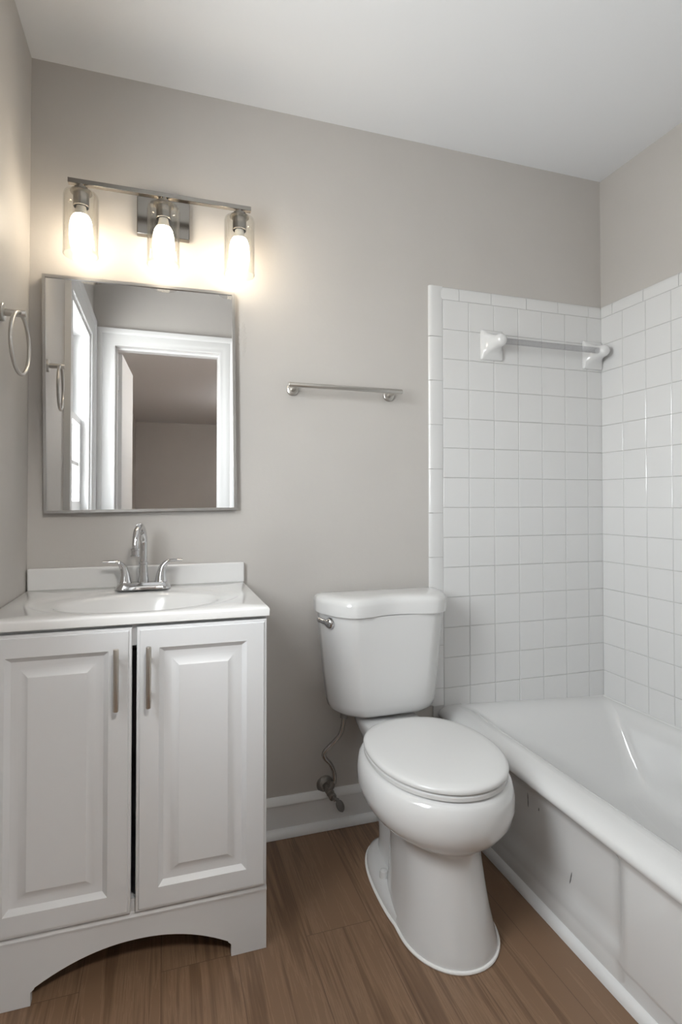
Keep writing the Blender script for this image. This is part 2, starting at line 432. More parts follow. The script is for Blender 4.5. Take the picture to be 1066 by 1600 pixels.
obj('jamb', bm, M['trim'], win, smooth=0)
def sash(x, z0, z1, name):
    a0, a1 = WY0 + 0.02, WY1 - 0.02; bm = bmesh.new(); th = 0.016
    box(bm, x - th, x + th, a0, a0 + 0.045, z0, z1); box(bm, x - th, x + th, a1 - 0.045, a1, z0, z1)
    box(bm, x - th, x + th, a0 + 0.045, a1 - 0.045, z0, z0 + 0.05); box(bm, x - th, x + th, a0 + 0.045, a1 - 0.045, z1 - 0.035, z1)
    mid = (z0 + z1) / 2
    box(bm, x - 0.009, x + 0.009, a0 + 0.045, a1 - 0.045, mid - 0.010, mid + 0.010)
    o = obj(name, bm, M['trim'], win, smooth=0)
    obj('pane', bx(x - 0.002, x + 0.002, a0 + 0.04, a1 - 0.04, z0 + 0.04, z1 - 0.03), M['pane'], o, smooth=0)
    return o
sash(XL - 0.095, 1.52, WZ1 - 0.02, 'upper_sash')
ls = sash(XL - 0.055, WZ0 + 0.016, 1.56, 'lower_sash')
obj('sash_lock', bx(XL - 0.075, XL - 0.045, -1.135, -1.085, 1.561, 1.575), M['nickel'], ls, smooth=0, bevel=0.003)

# --- doorway in the front wall
dr = bpy.data.objects.new('door_1', None); COL.objects.link(dr); dr.location = ((DX0 + DX1) / 2, YF, 0); dr['kind'] = 'structure'
pf = lambda a, v, d: (a, YF + d, v)
bm = bmesh.new(); casing_frame(bm, pf, DX0, DX1, 0.001, DZ, 0.096, True)
obj('casing', bm, M['trim'], dr, smooth=40)
pfh = lambda a, v, d: (a, YF - T - d, v)
bm = bmesh.new(); casing_frame(bm, pfh, DX0, DX1, 0.001, DZ, 0.096, True)
obj('casing', bm, M['trim'], dr, smooth=40)
bm = bmesh.new()
box(bm, DX0 - 0.018, DX0, YF - T, YF, 0, DZ); box(bm, DX1, DX1 + 0.018, YF - T, YF, 0, DZ); box(bm, DX0 - 0.018, DX1 + 0.018, YF - T, YF, DZ, DZ + 0.018)
box(bm, DX0, DX0 + 0.01, YF - 0.075, YF - 0.04, 0, DZ); box(bm, DX0 + 0.01, DX1, YF - 0.075, YF - 0.04, DZ - 0.01, DZ)
obj('jamb', bm, M['trim'], dr, smooth=0)
# door leaf, swung open into the hall on its left-hand hinges
leaf_w = DX1 - DX0 - 0.006
bm = bmesh.new(); box(bm, 0, leaf_w, -0.0175, 0.0175, 0.012, DZ - 0.012)
leaf = obj('door_leaf', bm, M['trim'], None, smooth=0, bevel=0.002)
leaf.location = (DX0 + 0.0125, YF - T - 0.012, 0); leaf.rotation_euler = (0, 0, -PI / 2 + math.radians(3))
leaf.parent = dr; leaf.matrix_parent_inverse = Matrix.Translation(dr.location).inverted()
for hz in (0.25, 1.0, 1.78):
    bm = bmesh.new(); lathe(bm, [(0.006, 0), (0.006, 0.09)], (DX0 + 0.007, YF - T + 0.004, hz), n=12)
    box(bm, DX0 + 0.0005, DX0 + 0.004, YF - T + 0.005, YF - T + 0.04, hz, hz + 0.09)
    obj('hinge', bm, M['trim'], dr)

# --- unseen fill lamps added in the hall, behind the camera
def hall_fill(x, y, drop, label, m):
    hl = thing('fill_lamp', label, 'ceiling lamp', (x, y, ZC), 'added fill lamps in the hall')
    z = ZC - drop
    bm = bmesh.new(); lathe(bm, [(0.06, 0), (0.06, -0.02), (0.012, -0.022), (0.012, -drop - 0.001)] if drop else [(0.12, 0), (0.12, -0.004)], (x, y, ZC), n=32); obj('mounting', bm, M['nickel'], hl)
    bm = bmesh.new(); lathe(bm, [(0.17, -0.004), (0.17, -0.03), (0.16, -0.035)], (x, y, z), n=40); obj('fill_rim', bm, M['nickel'] if not drop else M['dome_far'], hl)
    bm = bmesh.new(); lathe(bm, [(0.155, -0.035)] + [(0.155 * math.cos(a), -0.035 - 0.075 * math.sin(a)) for a in [k * PI / 2 / 8 for k in range(1, 8)]] + [(0.005, -0.11)], (x, y, z), n=40)
    obj('fill_dome', bm, m, hl)
hall_fill(0.38, -2.65, 0, 'added flush dome fill lamp in the hall just outside the doorway, unseen', M['dome'])
hall_fill(1.6, -5.2, 0.25, 'added hanging dome fill lamp farther down the hall, unseen', M['dome_far'])

# ------------------------------------------------------------------ bathtub
tub = thing('bathtub', 'white enamel alcove bathtub with recessed apron, right of the toilet', 'bathtub', (1.35, -0.79, 0))
Y0, Y1 = YF + 0.012, -TT - 0.001
XI0, XI1 = 1.055, XR - TT - 0.001
# basin: rounded rings from the rim down
def tub_ring(x0, x1, y0, y1, r, zf, zb):
    """zf: height at the front rim, zb: at the wall side"""
    out = []
    for (x, y, _) in rrect(x0, x1, y0, y1, r, 0, 10):
        t = min(1, max(0, (x - XI0) / 0.22)); t = t * t * (3 - 2 * t)
        out.append((x, y, zf + (zb - zf) * t))
    return out
rings = [tub_ring(XI0 - 0.02, XI1, Y0, Y1, 0.002, 0.3636, 0.324),
         tub_ring(XI0 + 0.004, XI1 - 0.012, Y0 + 0.03, Y1 - 0.018, 0.015, 0.3630, 0.3235),
         tub_ring(XI0 + 0.022, XI1 - 0.024, Y0 + 0.05, Y1 - 0.040, 0.025, 0.3580, 0.3205),
         tub_ring(XI0 + 0.039, XI1 - 0.034, Y0 + 0.07, Y1 - 0.064, 0.035, 0.3470, 0.312),
         tub_ring(XI0 + 0.054, XI1 - 0.042, Y0 + 0.085, Y1 - 0.086, 0.042, 0.3300, 0.298),
         tub_ring(XI0 + 0.067, XI1 - 0.048, Y0 + 0.095, Y1 - 0.112, 0.047, 0.300, 0.272),
         tub_ring(XI0 + 0.082, XI1 - 0.056, Y0 + 0.10, Y1 - 0.156, 0.050, 0.22, 0.212),
         tub_ring(XI0 + 0.098, XI1 - 0.064, Y0 + 0.12, Y1 - 0.217, 0.054, 0.13, 0.13),
         tub_ring(XI0 + 0.122, XI1 - 0.080, Y0 + 0.15, Y1 - 0.258, 0.062, 0.085, 0.085),
         tub_ring(XI0 + 0.175, XI1 - 0.125, Y0 + 0.20, Y1 - 0.315, 0.08, 0.068, 0.068)]
bm = bmesh.new(); loft(bm, rings, cap0=False, cap1=True)
obj('basin', bm, M['enamel'], tub, smooth=60, sub=1)
# apron with its rolled rim: profile swept along Y, with the panel recessed between its ends
def sstep(a, b, v):
    t = min(1, max(0, (v - a) / (b - a))); return t * t * (3 - 2 * t)
NY = 90
ys = [Y0 + (Y1 - Y0) * i / NY for i in range(NY + 1)]
def apron_prof(y):
    rec = sstep(-0.845, -0.825, y) * (1 - sstep(-0.03, -0.012, y)) + (1 - sstep(-1.50, -1.48, y)) * 0
    d = 0.020 * rec
    X = 0.984
    P = [(1.03, 0.004), (X + 0.006, 0.004), (X + 0.006, 0.062), (X + 0.010 * rec, 0.070),
         (X + 0.008 * rec, 0.078), (X + d, 0.098), (X + d, 0.14), (X + d, 0.19), (X + d, 0.24), (X + d, 0.28), (X + d * 0.8, 0.302)]
    P += [(X - 0.002 + 0.3 * d, 0.318), (X - 0.012, 0.326), (X - 0.016, 0.337), (X - 0.010, 0.349), (X + 0.006, 0.358), (X + 0.03, 0.3635), (XI0 - 0.014, 0.3640), (XI0 - 0.013, 0.355), (XI0 - 0.013, 0.30), (1.03, 0.29)]
    return P
bm = bmesh.new(); loft(bm, [[(x, y, z) for x, z in apron_prof(y)] for y in ys])
apron = obj('apron', bm, M['enamel'], tub, smooth=50)
# scuffs on the apron
def scuff(y, z, h, wd, lean=0.0):
    bm = bmesh.new(); X = 1.0033
    pts = [Vector((X, y + lean * (t - .5), z + h * (t - .5))) for t in [k / 6 for k in range(7)]]
    tube(bm, pts, [wd * 0.3, wd * .9, wd, wd * .8, wd, wd * .7, wd * 0.2], 6, squash=[(1, 1)] * 7)
    obj('scuff_mark', bm, M['scuff'], tub)
scuff(-0.487, 0.260, 0.040, 0.0012, 0.002)
scuff(-0.535, 0.258, 0.009, 0.0015, 0.0)
scuff(-0.662, 0.150, 0.034, 0.0012, -0.008)
# caulk line where tub meets tile
bm = bmesh.new()
tube(bm, [(1.06, -0.010, 0.361), (1.16, -0.010, 0.341), (1.27, -0.010, 0.324), (XR - 0.012, -0.010, 0.323)], 0.005, 8)
tube(bm, [(XR - 0.012, -0.012, 0.323), (XR - 0.012, YF + 0.02, 0.323)], 0.006, 8)
struct('trim_2', bm, M['enamel'])

# ------------------------------------------------------------------ toilet
CX = 0.712
toi = thing('toilet', 'white two-piece toilet with closed lid between vanity and bathtub', 'toilet', (CX, -0.45, 0))
bm = bmesh.new()
# foot
loft(bm, [egg(CX, 0.002, -0.14, -0.655, 0.128, -0.42, eb=2.6, ef=2.1), egg(CX, 0.010, -0.14, -0.655, 0.128, -0.42, ef=2.1), egg(CX, 0.022, -0.145, -0.650, 0.124, -0.42, ef=2.1), egg(CX, 0.030, -0.16, -0.640, 0.110, -0.42, ef=2.1)])
# rear trapway
loft(bm, [egg(CX, 0.01, -0.15, -0.50, 0.075, -0.32), egg(CX, 0.06, -0.15, -0.50, 0.066, -0.32), egg(CX, 0.2, -0.13, -0.5, 0.064, -0.3), egg(CX, 0.30, -0.10, -0.5, 0.075, -0.3), egg(CX, 0.38, -0.06, -0.5, 0.095, -0.3)])
# column and bowl
R = [(0.002, -0.28, -0.681, 0.124, -0.53), (0.014, -0.28, -0.680, 0.123, -0.53), (0.030, -0.28, -0.674, 0.118, -0.53), (0.09, -0.28, -0.656, 0.108, -0.52), (0.15, -0.275, -0.642, 0.102, -0.51), (0.205, -0.27, -0.632, 0.097, -0.50), (0.234, -0.26, -0.629, 0.098, -0.49),
     (0.246, -0.25, -0.637, 0.108, -0.49), (0.262, -0.245, -0.657, 0.132, -0.485), (0.285, -0.235, -0.685, 0.168, -0.48), (0.310, -0.225, -0.702, 0.189, -0.475), (0.340, -0.215, -0.708, 0.198, -0.47),
     (0.370, -0.21, -0.706, 0.196, -0.47), (0.392, -0.21, -0.699, 0.190, -0.47), (0.403, -0.215, -0.690, 0.180, -0.47), (0.406, -0.22, -0.67, 0.16, -0.47)]
loft(bm, [egg(CX, z, yb, yf, w_, yc, ef=2.05, eb=2.3) for z, yb, yf, w_, yc in R])
# deck under the tank
loft(bm, [egg(CX, 0.30, -0.06, -0.34, 0.07, -0.2, eb=4), egg(CX, 0.35, -0.045, -0.36, 0.085, -0.2, eb=4, ef=3), egg(CX, 0.385, -0.035, -0.38, 0.098, -0.2, eb=5, ef=3), egg(CX, 0.404, -0.035, -0.37, 0.098, -0.2, eb=5, ef=3), egg(CX, 0.410, -0.04, -0.34, 0.093, -0.2, eb=5, ef=3)])
obj('bowl', bm, M['porc'], toi, smooth=55)
bm = bmesh.new()
def polar(ring, c=(CX, -0.42)):
    return sorted((math.atan2(y - c[1], x - c[0]), math.hypot(x - c[0], y - c[1])) for x, y, _ in ring)
def rad_at(pl_, a):
    best = pl_[-1]
    for k in range(len(pl_)):
        a0, r0 = pl_[k - 1]; a1, r1 = pl_[k]
        if k == 0: a0 -= 2 * PI
        if a0 <= a <= a1: return r0 + (r1 - r0) * (a - a0) / max(1e-9, a1 - a0)
    return pl_[-1][1]
pA = polar(egg(CX, 0, -0.14, -0.655, 0.128, -0.42, n=200, eb=2.6, ef=2.1)); pB = polar(egg(CX, 0, -0.28, -0.681, 0.124, -0.53, n=200, ef=2.05, eb=2.3))
pts = []
for k in range(120):
    a = -PI + 2 * PI * (k + 0.5) / 120
    rr_ = max(rad_at(pA, a), rad_at(pB, a)) + 0.002
    pts.append((CX + rr_ * math.cos(a), -0.42 + rr_ * math.sin(a), 0.0035))
tube(bm, pts, 0.0045, 8, closed=True)
obj('caulk_bead', bm, M['caulk'], toi)
for sx in (-1, 1):
    bm = bmesh.new(); lathe(bm, [(0.0125, 0.0), (0.0125, 0.015), (0.011, 0.021), (0.006, 0.0245), (0.001, 0.0255)], (CX + sx * 0.098, -0.345, 0.0275), n=20)
    obj('bolt_cap', bm, M['porc'], toi)
def lidshape(z, off, ):
    return egg(CX + 0.003, z, -0.236 - off, -0.694 + off, 0.183 - off, -0.46, n=72, ef=2.05, eb=2.35)
bm = bmesh.new()
loft(bm, [lidshape(0.4065, 0.008), lidshape(0.409, 0.003), lidshape(0.418, 0.003), lidshape(0.4215, 0.008)])
obj('seat', bm, M['seat'], toi, smooth=50)
bm = bmesh.new()
loft(bm, [lidshape(0.4235, 0.010), lidshape(0.4255, 0.002), lidshape(0.431, 0.001), lidshape(0.436, 0.004), lidshape(0.4395, 0.011), lidshape(0.442, 0.03), lidshape(0.4435, 0.07), lidshape(0.444, 0.12)])
obj('lid', bm, M['seat'], toi, smooth=60)
# tank: plan outline with big rounded front corners, tapering to the bottom
def tank_plan(z, hw, yb, yf, dip=0.0, cr=0.09, n=14, inset=0.0):
    hw -= inset; yb -= inset; yf += inset
    TC = CX + 0.003
    P = [(TC - hw, yb - 0.01), (TC - hw + 0.01, yb)]
    P += [(TC + hw - 0.01, yb), (TC + hw, yb - 0.01)]
    dep = yb - yf
    ey = dep * 0.74; q = 2 / 1.72            # flatter than a circle: a soft crease where it meets the front
    for k in range(n + 1):           # right front corner
        a = k / n * PI / 2
        P.append((TC + hw - cr + cr * math.cos(a) ** q, yf + ey - ey * math.sin(a) ** q))
    m = 12
    for k in range(1, m):
        t = k / m; x = TC + (hw - cr) * (1 - 2 * t)
        P.append((x, yf + dip * 0.5 * (1 - math.cos(2 * PI * t))))
    for k in range(n + 1):
        a = PI / 2 * (1 - k / n)
        P.append((TC - hw + cr - cr * max(0.0, math.cos(a)) ** q, yf + ey - ey * math.sin(a) ** q))
    return [(x, y, z) for x, y in P]
bm = bmesh.new()
loft(bm, [tank_plan(0.422, 0.155, -0.055, -0.165), tank_plan(0.427, 0.173, -0.045, -0.182), tank_plan(0.438, 0.185, -0.040, -0.192), tank_plan(0.458, 0.190, -0.038, -0.196),
          tank_plan(0.55, 0.201, -0.034, -0.201), tank_plan(0.66, 0.211, -0.032, -0.206, 0.004), tank_plan(0.752, 0.219, -0.03, -0.211, 0.008)])
obj('tank', bm, M['porc'], toi, smooth=45)
bm = bmesh.new(); LQ = dict(dip=0.024, cr=0.095)
loft(bm, [tank_plan(0.7525, 0.222, -0.024, -0.218, inset=0.0, **LQ), tank_plan(0.754, 0.229, -0.022, -0.223, **LQ), tank_plan(0.788, 0.230, -0.022, -0.224, **LQ), tank_plan(0.799, 0.230, -0.022, -0.224, inset=0.003, **LQ),
          tank_plan(0.807, 0.230, -0.022, -0.224, inset=0.010, **LQ), tank_plan(0.812, 0.230, -0.022, -0.224, inset=0.024, **LQ), tank_plan(0.8145, 0.230, -0.022, -0.224, inset=0.055, dip=0.014, cr=0.08)])
obj('tank_lid', bm, M['porc'], toi, smooth=60)
# flush lever on the left front corner
bm = bmesh.new()
lc = Vector((CX - 0.194, -0.138, 0.728)); nd = Vector((-0.80, -0.60, 0)).normalized()
lathe(bm, [(0.015, -0.012), (0.018, 0.003), (0.018, 0.011), (0.014, 0.018), (0.007, 0.021), (0.001, 0.0215)], lc, nd, 20)
td = Vector((-0.45, 0.89, 0)).normalized()
p0 = lc + nd * 0.012
tube(bm, spline([p0, p0 + td * 0.018 + nd * 0.006 + Vector((0, 0, 0.004)), p0 + td * 0.045 + nd * 0.012 + Vector((0, 0, 0.010))], 6), [0.011] * 5 + [0.0085] * 5 + [0.009] * 2 + [0.006], 12)
obj('flush_lever', bm, M['chrome'], toi, smooth=60)

# ------------------------------------------------------------------ shut-off valve with supply tube
sv = thing('shutoff_valve', 'tarnished shut-off valve with bent supply pipe under the toilet tank', 'valve', (0.536, -0.03, 0.143))
vx, vz = 0.536, 0.143
bm = bmesh.new(); lathe(bm, [(0.030, 0.0005), (0.030, 0.002), (0.022, 0.010), (0.012, 0.014), (0.012, 0.02)], (vx, -0.0, vz), (0, -1, 0), 28)
obj('escutcheon', bm, M['brass'], sv, smooth=50)
bm = bmesh.new()
lathe(bm, [(0.009, 0.0), (0.009, 0.02), (0.0135, 0.021), (0.0135, 0.045), (0.010, 0.048), (0.010, 0.056), (0.013, 0.057), (0.013, 0.066), (0.006, 0.068), (0.005, 0.082)], (vx, -0.012, vz), (0.08, -1, -0.12), 12)
tube(bm, [(vx, -0.045, vz), (vx + 0.012, -0.045, vz + 0.012), (vx + 0.016, -0.045, vz + 0.03)], 0.009, 10)
obj('valve_body', bm, M['brass'], sv, smooth=40)
bm = bmesh.new()
hc = Vector((vx + 0.024, -0.098, vz - 0.028))
rings = []
for k in range(13):
    t = -1 + 2 * k / 12; rr = math.sqrt(max(0.01, 1 - t * t))
    c0 = hc + Vector((0.35, -0.15, -0.92)).normalized() * (t * 0.021)
    rings.append([c0 + Vector((math.cos(a) * 0.0125 * rr, math.sin(a) * 0.005 * (0.5 + 0.5 * rr), 0.3 * math.cos(a) * 0.0125 * rr)) for a in [2 * PI * i / 16 for i in range(16)]])
loft(bm, rings)
tube(bm, [(vx + 0.006, -0.085, vz - 0.008), hc + Vector((-0.004, 0.004, 0.016))], 0.006, 10)
obj('valve_handle', bm, M['handle_dark'], sv, smooth=60)
bm = bmesh.new()
tube(bm, spline([(vx + 0.020, -0.045, vz + 0.022), (vx + 0.018, -0.050, vz + 0.056), (vx + 0.002, -0.060, vz + 0.094), (vx - 0.020, -0.066, vz + 0.122), (vx - 0.021, -0.068, vz + 0.142), (vx + 0.006, -0.076, vz + 0.172), (vx + 0.028, -0.085, vz + 0.200), (vx + 0.036, -0.09, vz + 0.232), (vx + 0.039, -0.093, vz + 0.262)], 7), 0.0072, 14)
lathe(bm, [(0.013, 0.0), (0.013, 0.018)], (vx + 0.039, -0.093, vz + 0.258), n=6)
obj('supply_pipe', bm, M['pipe'], sv, smooth=50)

# ------------------------------------------------------------------ vanity
VX0, VX1 = XL + 0.004, 0.2505
VY = -0.457
van = thing('vanity_cabinet', 'white two-door vanity cabinet with raised panels and arched toe skirt', 'cabinet', ((VX0 + VX1) / 2, -0.23, 0))
bm = bmesh.new()
box(bm, VX0, VX0 + 0.016, VY + 0.02, -0.02, 0.001, 0.832); box(bm, VX1 - 0.016, VX1, VY + 0.02, -0.02, 0.001, 0.832)
box(bm, VX0 + 0.016, VX1 - 0.016, -0.035, -0.02, 0.1, 0.832); box(bm, VX0 + 0.016, VX1 - 0.016, VY + 0.02, -0.035, 0.145, 0.16)
obj('carcass', bm, M['cab'], van, smooth=0)
bm = bmesh.new()   # face frame behind the doors
box(bm, VX0, VX0 + 0.03, VY + 0.002, VY + 0.02, 0.14, 0.8325); box(bm, VX1 - 0.03, VX1, VY + 0.002, VY + 0.02, 0.14, 0.8325)
box(bm, VX0 + 0.03, VX1 - 0.03, VY + 0.002, VY + 0.02, 0.78, 0.8325); box(bm, VX0 + 0.03, VX1 - 0.03, VY + 0.002, VY + 0.02, 0.14, 0.19)
obj('face_frame', bm, M['cab'], van, smooth=0)
# arched toe skirt
vc = (VX0 + VX1) / 2
ac = -0.056
prof = [(VX0, 0.001), (-0.276, 0.001), (-0.276, 0.030), (-0.269, 0.036)]
for k in range(0, 25):
    t = -1 + 2 * k / 24
    prof.append((ac + t * 0.212, 0.039 + 0.056 * (1 - abs(t) ** 2.1)))
prof += [(0.157, 0.036), (0.164, 0.030), (0.164, 0.001), (VX1, 0.001), (VX1, 0.146), (VX0, 0.146)]
bm = bmesh.new()
f = [bm.verts.new((x, VY, z)) for x, z in prof]; face = bm.faces.new(f)
r = bmesh.ops.extrude_face_region(bm, geom=[face])
for v in [g for g in r['geom'] if isinstance(g, bmesh.types.BMVert)]: v.co.y += 0.018
sk = obj('toe_skirt', bm, M['cab'], van, smooth=0)
bm = bmesh.new()
profile_x(bm, [(VY + 0.018, 0.1465), (VY - 0.004, 0.1465), (VY - 0.004, 0.150), (VY + 0.002, 0.160), (VY + 0.018, 0.160)], VX0, VX1)
obj('skirt_moulding', bm, M['cab'], van, smooth=0)
def vdoor(x0, x1, hx):
    z0, z1 = 0.1665, 0.825; yb, yf = VY + 0.001, VY - 0.018
    steps = [(0, yb), (0, yf + 0.006), (0.0015, yf + 0.004), (0.006, yf + 0.003), (0.008, yf), (0.050, yf), (0.0515, yf + 0.0015), (0.061, yf + 0.0095), (0.066, yf + 0.0105), (0.076, yf + 0.0105), (0.079, yf + 0.010), (0.094, yf + 0.0025), (0.0955, yf + 0.0018)]
    bm = bmesh.new()
    loft(bm, [[(x0 + i, y, z0 + i), (x1 - i, y, z0 + i), (x1 - i, y, z1 - i), (x0 + i, y, z1 - i)] for i, y in steps])
    d = obj('door', bm, M['cab'], van, smooth=20)
    bm = bmesh.new()
    tube(bm, [(hx, yf - 0.028, 0.645), (hx, yf - 0.028, 0.647), (hx, yf - 0.028, 0.783), (hx, yf - 0.028, 0.785)], [0.0052, 0.006, 0.006, 0.0052], 18)
    for hz in (0.675, 0.755): tube(bm, [(hx, yf, hz), (hx, yf - 0.028, hz)], 0.0045, 12)
    obj('handle', bm, M['pull'], d, smooth=40)
vdoor(VX0 + 0.003, -0.0685, -0.1005)
vdoor(-0.0580, VX1 - 0.003, -0.0310)

# integrated top with oval bowl
top = thing('bathroom_sink', 'glossy white vanity top with oval integral basin and backsplash', 'sink', (vc, -0.24, 0.8325))
TX0, TX1, TY0, TY1, TZ0, TZ1 = XL + 0.001, 0.2540, -0.4765, -0.003, 0.8330, 0.8560
bc = (-0.061, -0.262)
n = 120
corner_angles = [math.atan2(y - bc[1], x - bc[0]) % (2 * PI) for x, y in ((TX1, TY1), (TX0, TY1), (TX0, TY0), (TX1, TY0))]
angs = [2 * PI * i / n for i in range(n)]
for ca in corner_angles:
    i = min(range(n), key=lambda k: abs(angs[k] - ca)); angs[i] = ca
def rect_ring(z, ins=0.0):
    out = []
    for a in angs:
        c_, s_ = math.cos(a), math.sin(a)
        tx = ((TX1 - ins - bc[0]) if c_ > 0 else (TX0 + ins - bc[0])) / c_ if abs(c_) > 1e-9 else 1e9
        ty = ((TY1 - ins - bc[1]) if s_ > 0 else (TY0 + ins - bc[1])) / s_ if abs(s_) > 1e-9 else 1e9
        t = min(tx, ty); out.append((bc[0] + t * c_, bc[1] + t * s_, z))
    return out
def ell(a_, b_, z, dy=0.0):
    out = []
    for a in angs:
        c_, s_ = math.cos(a), math.sin(a); t = 1 / math.sqrt((c_ / a_) ** 2 + (s_ / b_) ** 2)
        out.append((bc[0] + t * c_, bc[1] + dy + t * s_, z))
    return out
bm = bmesh.new()
loft(bm, [rect_ring(TZ0, 0.004), rect_ring(TZ0 + 0.001, 0.0005), rect_ring(TZ1 - 0.006), rect_ring(TZ1 - 0.002, 0.0015), rect_ring(TZ1, 0.005),
          ell(0.268, 0.182, TZ1), ell(0.262, 0.177, TZ1 - 0.0012), ell(0.252, 0.170, TZ1 - 0.0045), ell(0.240, 0.160, TZ1 - 0.0055), ell(0.218, 0.146, TZ1 - 0.0065), ell(0.206, 0.138, TZ1 - 0.010), ell(0.196, 0.131, TZ1 - 0.020),
          ell(0.180, 0.120, TZ1 - 0.045), ell(0.155, 0.104, TZ1 - 0.08), ell(0.12, 0.082, TZ1 - 0.108), ell(0.07, 0.05, TZ1 - 0.123), ell(0.022, 0.022, TZ1 - 0.128)], cap0=False, cap1=True)
obj('basin_top', bm, M['marble'], top, smooth=50)
obj('backsplash', bx(TX0 + 0.003, TX1, -0.021, -0.001, TZ1 - 0.002, TZ1 + 0.064), M['marble'], top, bevel=0.005)
bm = bmesh.new(); lathe(bm, [(0.021, 0), (0.021, 0.003), (0.014, 0.005), (0.002, 0.006)], (bc[0], bc[1], TZ1 - 0.128), n=24)
obj('drain', bm, M['chrome'], top)

# faucet
fx, fy, fz = -0.057, -0.080, TZ1
fa = thing('faucet', 'chrome two-handle arched faucet on the back of the vanity top', 'faucet', (fx, fy, fz))
bm = bmesh.new()
def pl_ring(hw, hd, z, r): return rrect(fx - hw, fx + hw, fy - hd, fy + hd, r, z, 6)
loft(bm, [pl_ring(0.080, 0.027, fz + 0.0005, 0.025), pl_ring(0.080, 0.027, fz + 0.004, 0.025), pl_ring(0.077, 0.025, fz + 0.009, 0.023), pl_ring(0.069, 0.021, fz + 0.019, 0.018), pl_ring(0.066, 0.019, fz + 0.021, 0.016)])
obj('base_plate', bm, M['chrome'], fa, smooth=40)
for sx in (-1, 1):
    hx = fx + sx * 0.0508
    bm = bmesh.new()
    lathe(bm, [(0.0185, 0.020), (0.019, 0.024), (0.0165, 0.027)], (hx, fy, fz), n=24)
    pts = spline([(hx, fy, fz + 0.024), (hx + sx * 0.001, fy, fz + 0.045), (hx + sx * 0.006, fy - 0.001, fz + 0.066), (hx + sx * 0.020, fy - 0.003, fz + 0.081), (hx + sx * 0.042, fy - 0.005, fz + 0.0845), (hx + sx * 0.062, fy - 0.007, fz + 0.0845)], 6)
    m_ = len(pts)
    rad = [0.0180 - 0.0118 * min(1, (k / (m_ - 1)) * 1.5) for k in range(m_)]
    sq = [(1 - 0.40 * max(0, (k / (m_ - 1) - 0.45) / 0.55), 1 + 0.25 * max(0, (k / (m_ - 1) - 0.45) / 0.55)) for k in range(m_)]
    tube(bm, pts, rad, 16, squash=sq)
    obj('handle', bm, M['chrome'], fa, smooth=50)
bm = bmesh.new()
lathe(bm, [(0.0165, 0.020), (0.0165, 0.024), (0.0135, 0.045), (0.0125, 0.070), (0.0125, 0.074), (0.0138, 0.075), (0.0138, 0.082), (0.0115, 0.083)], (fx, fy, fz), n=28)
R_ = 0.056
dirv = Vector((-0.16, -0.987, 0)); pts = [Vector((fx, fy, fz + 0.075)), Vector((fx, fy, fz + 0.10)), Vector((fx, fy, fz + 0.13))]
cz = fz + 0.134
for k in range(0, 15):
    a = PI - k / 14 * (PI * 0.97)
    pts.append(Vector((fx, fy, cz)) + dirv * (R_ + R_ * math.cos(a)) + Vector((0, 0, R_ * math.sin(a))))
tip = pts[-1]; pts.append(tip + Vector((0, 0, -0.012)))
tube(bm, pts, [0.0112] * 3 + [0.0112 - 0.0018 * k / 14 for k in range(15)] + [0.0092], 20)
obj('spout', bm, M['chrome'], fa, smooth=50)
bm = bmesh.new(); lathe(bm, [(0.011, 0), (0.0128, -0.001), (0.0128, -0.006), (0.0115, -0.007), (0.0115, -0.018), (0.0132, -0.019), (0.0132, -0.023), (0.010, -0.0235)], tip + Vector((0, 0, -0.008)), (0.0, 0.0, 1), n=24)
obj('aerator', bm, M['chrome'], fa, smooth=40)

# ------------------------------------------------------------------ wall mirror
mi = thing('wall_mirror', 'rectangular wall mirror in a thin brushed metal frame above the sink', 'mirror', (-0.060, 0, 1.4445))
mw, mh, md = 0.2835, 0.357, 0.026
bm = bmesh.new()
fw = 0.0085
for (x0, x1, z0, z1) in ((-mw, mw, mh - fw, mh), (-mw, mw, -mh, -mh + fw), (-mw, -mw + fw, -mh + fw, mh - fw), (mw - fw, mw, -mh + fw, mh - fw)):
    box(bm, x0, x1, -md, -0.001, z0, z1)
fr = obj('frame', bm, M['frame'], None, smooth=0)
gl = obj('mirror_glass', bx(-mw + fw - 0.0005, mw - fw + 0.0005, -md + 0.005, -0.002, -mh + fw - 0.0005, mh - fw + 0.0005), M['mirror'], None, smooth=0)
fr.parent = mi; gl.parent = mi
mi.rotation_euler = (0, math.radians(-0.8), 0)

